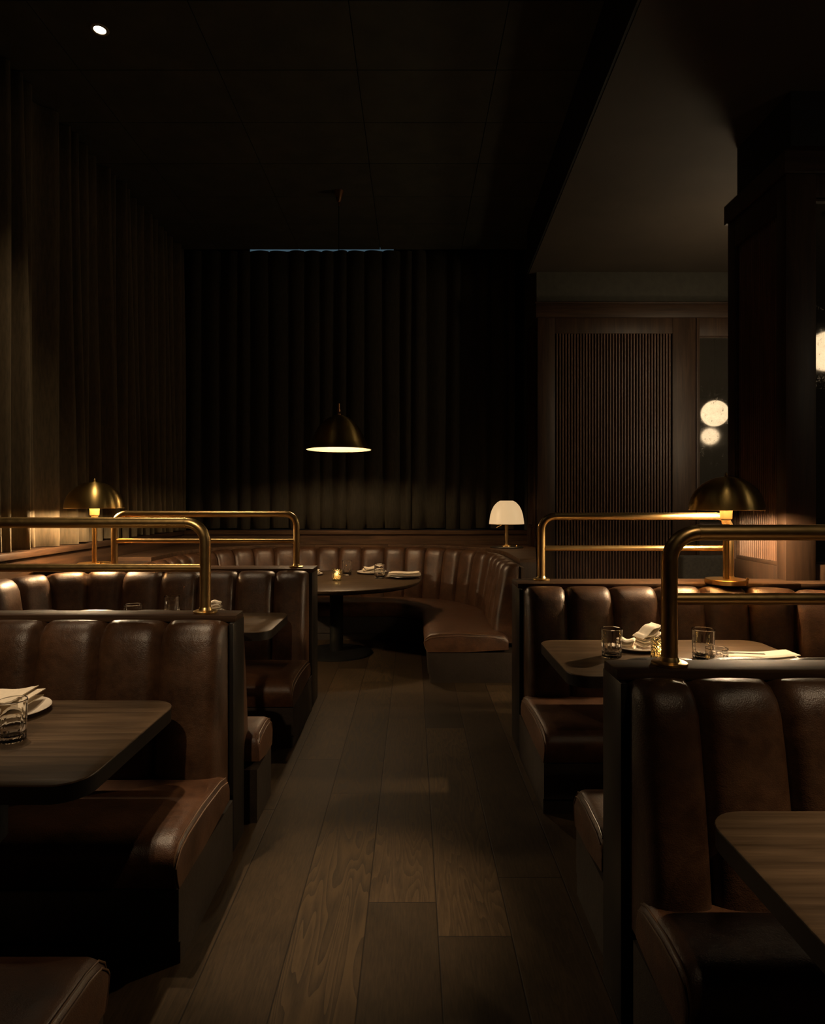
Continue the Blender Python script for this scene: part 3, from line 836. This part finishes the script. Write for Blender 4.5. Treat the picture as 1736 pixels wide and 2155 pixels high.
# pendant
pxx, py_ = px(713, 6.62), 6.62
zr = 2.085
t = thing('pendant_lamp', 'brass bell pendant lamp hanging over the round table', 'lamp', (pxx, py_, zr))
prof = [(.336, 0), (.332, .006), (.300, .035), (.278, .085), (.252, .15), (.215, .22), (.165, .28), (.105, .325), (.05, .348), (.022, .355)]
sh = MB().lathe([(r, q) for r, q in prof], (pxx, py_, zr), 72, cap=False).build('lamp_shade', M['brass_dome'], t, angle=70)
MB().lathe([(max(.0, r - .004), q - .003) for r, q in reversed(prof)], (pxx, py_, zr), 72, cap=False).build('shade_lining', M['white_paint'], sh, angle=70)
MB().lathe([(.024, .35), (.022, .37), (.014, .385), (.018, .40), (.012, .42), (.011, .475), (.006, .48), (0, .481)], (pxx, py_, zr), 24).build('stem', M['copper'], t)
MB().tube([(pxx, py_, zr + .47), (pxx, py_, ZC - .10)], .004, 8).build('cord', M['iron'], t)
MB().lathe([(.010, -.15), (.010, -.115), (.018, -.11), (.052, -.004), (.052, 0), (0, 0)], (pxx, py_, ZC), 32).build('canopy', M['copper'], t)
MB().lathe([(0, 0), (.03, .012), (.042, .045), (.03, .08), (.016, .11), (.016, .16), (0, .16)], (pxx, py_, zr + .05), 24).build('bulb', M['pendant_bulb'], t)

# globe lamps in the right-hand room (some seen only in the mirrors; the pair behind the pier is added)
def globe(label, x, y, z, r, mat='globe'):
    t = thing('globe_lamp', label, 'lamp', (x, y, z), 'opal globe pendants of the side room')
    prof = [(r * sin(PI * k / 24), -r * cos(PI * k / 24)) for k in range(25)]
    MB().lathe(prof, (x, y, z), 48).build('globe', M[mat], t)
    MB().tube([(x, y, z + r), (x, y, ZS)], .005, 8).build('cord', M['iron'], t)
    MB().lathe([(.05, -.03), (.055, 0), (0, 0)], (x, y, ZS), 24).build('canopy', M['iron'], t)
globe('opal globe pendant reflected larger in the mirror beside the reeded panel', 4.23, 6.0, 2.78, .18)
globe('opal globe pendant reflected smaller and lower in the mirror beside the reeded panel', 6.60, .75, 2.99, .18)
globe('opal globe pendant reflected in the mirror cut by the right edge', 3.845, 2.42, 2.94, .18)

globe('opal globe added behind the pier, unseen, to light the soffit', 3.22, 5.85, 3.30, .15, 'globe_unseen')  # added out of sight so the soffit glows beside the pier
globe('lower opal globe added behind the pier, unseen, to light the reeded panel', 3.32, 6.1, 2.30, .15, 'globe_unseen')  # added out of sight to brighten the slats

# downlights
def downlight(label, x, y, z, power, aim, ang=75, blend=.6, size=.04):
    t = thing('downlight', label, 'ceiling light', (x, y, z), 'recessed ceiling downlights')
    MB().lathe([(.038, -.001), (.040, -.006), (.056, -.006), (.060, -.001), (.058, 0), (.038, 0)], (x, y, z), 40, closed=True).build('trim_ring', M['white_paint'], t)
    MB().lathe([(0, -.002), (.040, -.002), (.040, 0), (0, 0)], (x, y, z), 32).build('lens', M['lens'], t)
    light('SPOT', (x, y, z - .012), power, WARM, t, size, spot_size=math.radians(ang), spot_blend=blend, aim=aim)
    return t
downlight('round recessed downlight glowing in the dark ceiling at upper left', px(210, 4.35), 4.35, ZC, 170, (-2.3, 3.7, 0), 76, 1.0)
downlight('recessed downlight over the plate of the front left table, above the photo', -2.2, 3.2, ZC, 330, (-1.5, 2.3, .75), 15, .8)
downlight('recessed downlight over the bare end of the front left table, above the photo', -1.7, 2.95, ZC, 300, (-1.07, 2.2, .75), 9, 1.0)
downlight('recessed downlight in the soffit above the right table', 1.7, 3.35, ZS, 400, (1.52, 3.36, .75), 23, 1.0)
downlight('recessed downlight in the soffit above the lower right table', 2.3, 1.0, ZS, 800, (1.3, 1.20, .75), 26, 1.0)
downlight('recessed downlight above the front left partition, aimed at the aisle floor', -1.5, 2.4, ZC, 900, (-.28, 2.45, 0), 17, 1.0)
downlight('added unseen spot behind the camera, brightening the left booth backs', -.9, -1.3, ZC, 520, (-1.35, 2.85, .98), 24, 1.0)  # fill spot added out of view to lift the front left leather
downlight('added unseen spot behind the camera, brightening the right bench back and rail', 1.5, -.5, ZS, 85, (1.5, 1.95, 1.05), 38, 1.0)  # fill spot added out of view for the front right leather and brass

# ------------------------------------------------------------------ side room furniture
t = thing('corridor_bench', 'low grey upholstered bench under the mirror, seen past the right lamp', 'bench', (3.9, 7.15, 0))
MB().box(3.06, 5.2, 7.26, 7.42, .40, .93, .03, 3).build('backrest', M['grey_fabric'], t)
MB().box(3.06, 5.2, 6.86, 7.30, .30, .45, .03, 3).build('seat', M['grey_fabric'], t)
MB().box(3.1, 5.16, 6.92, 7.40, 0, .30).build('base', M['black_wood'], t, smooth=False)
t = thing('cafe_table', 'small dark round table in front of the grey bench, behind the right lamp', 'table', (3.45, 6.6, 0))
MB().lathe([(0, .70), (.34, .70), (.35, .71), (.35, .73), (.345, .735), (0, .735)], (3.45, 6.55, 0), 48).build('tabletop', M['black_wood'], t)
MB().lathe([(0, .02), (.03, .02), (.03, .70), (0, .70)], (3.45, 6.55, 0), 20).build('pedestal', M['iron'], t)
MB().lathe([(0, 0), (.22, 0), (.22, .01), (.04, .025), (0, .025)], (3.45, 6.55, 0), 32).build('foot', M['iron'], t)

# ------------------------------------------------------------------ world and view
wd = bpy.data.worlds.new('world'); SC.world = wd; wd.use_nodes = True
wd.node_tree.nodes['Background'].inputs['Color'].default_value = (.004, .004, .0035, 1)
wd.node_tree.nodes['Background'].inputs['Strength'].default_value = 0.0
SC.view_settings.view_transform = 'Standard'; SC.view_settings.look = 'None'
SC.view_settings.exposure = 0; SC.view_settings.gamma = 1
try: SC.view_settings.use_curve_mapping = False
except Exception: pass
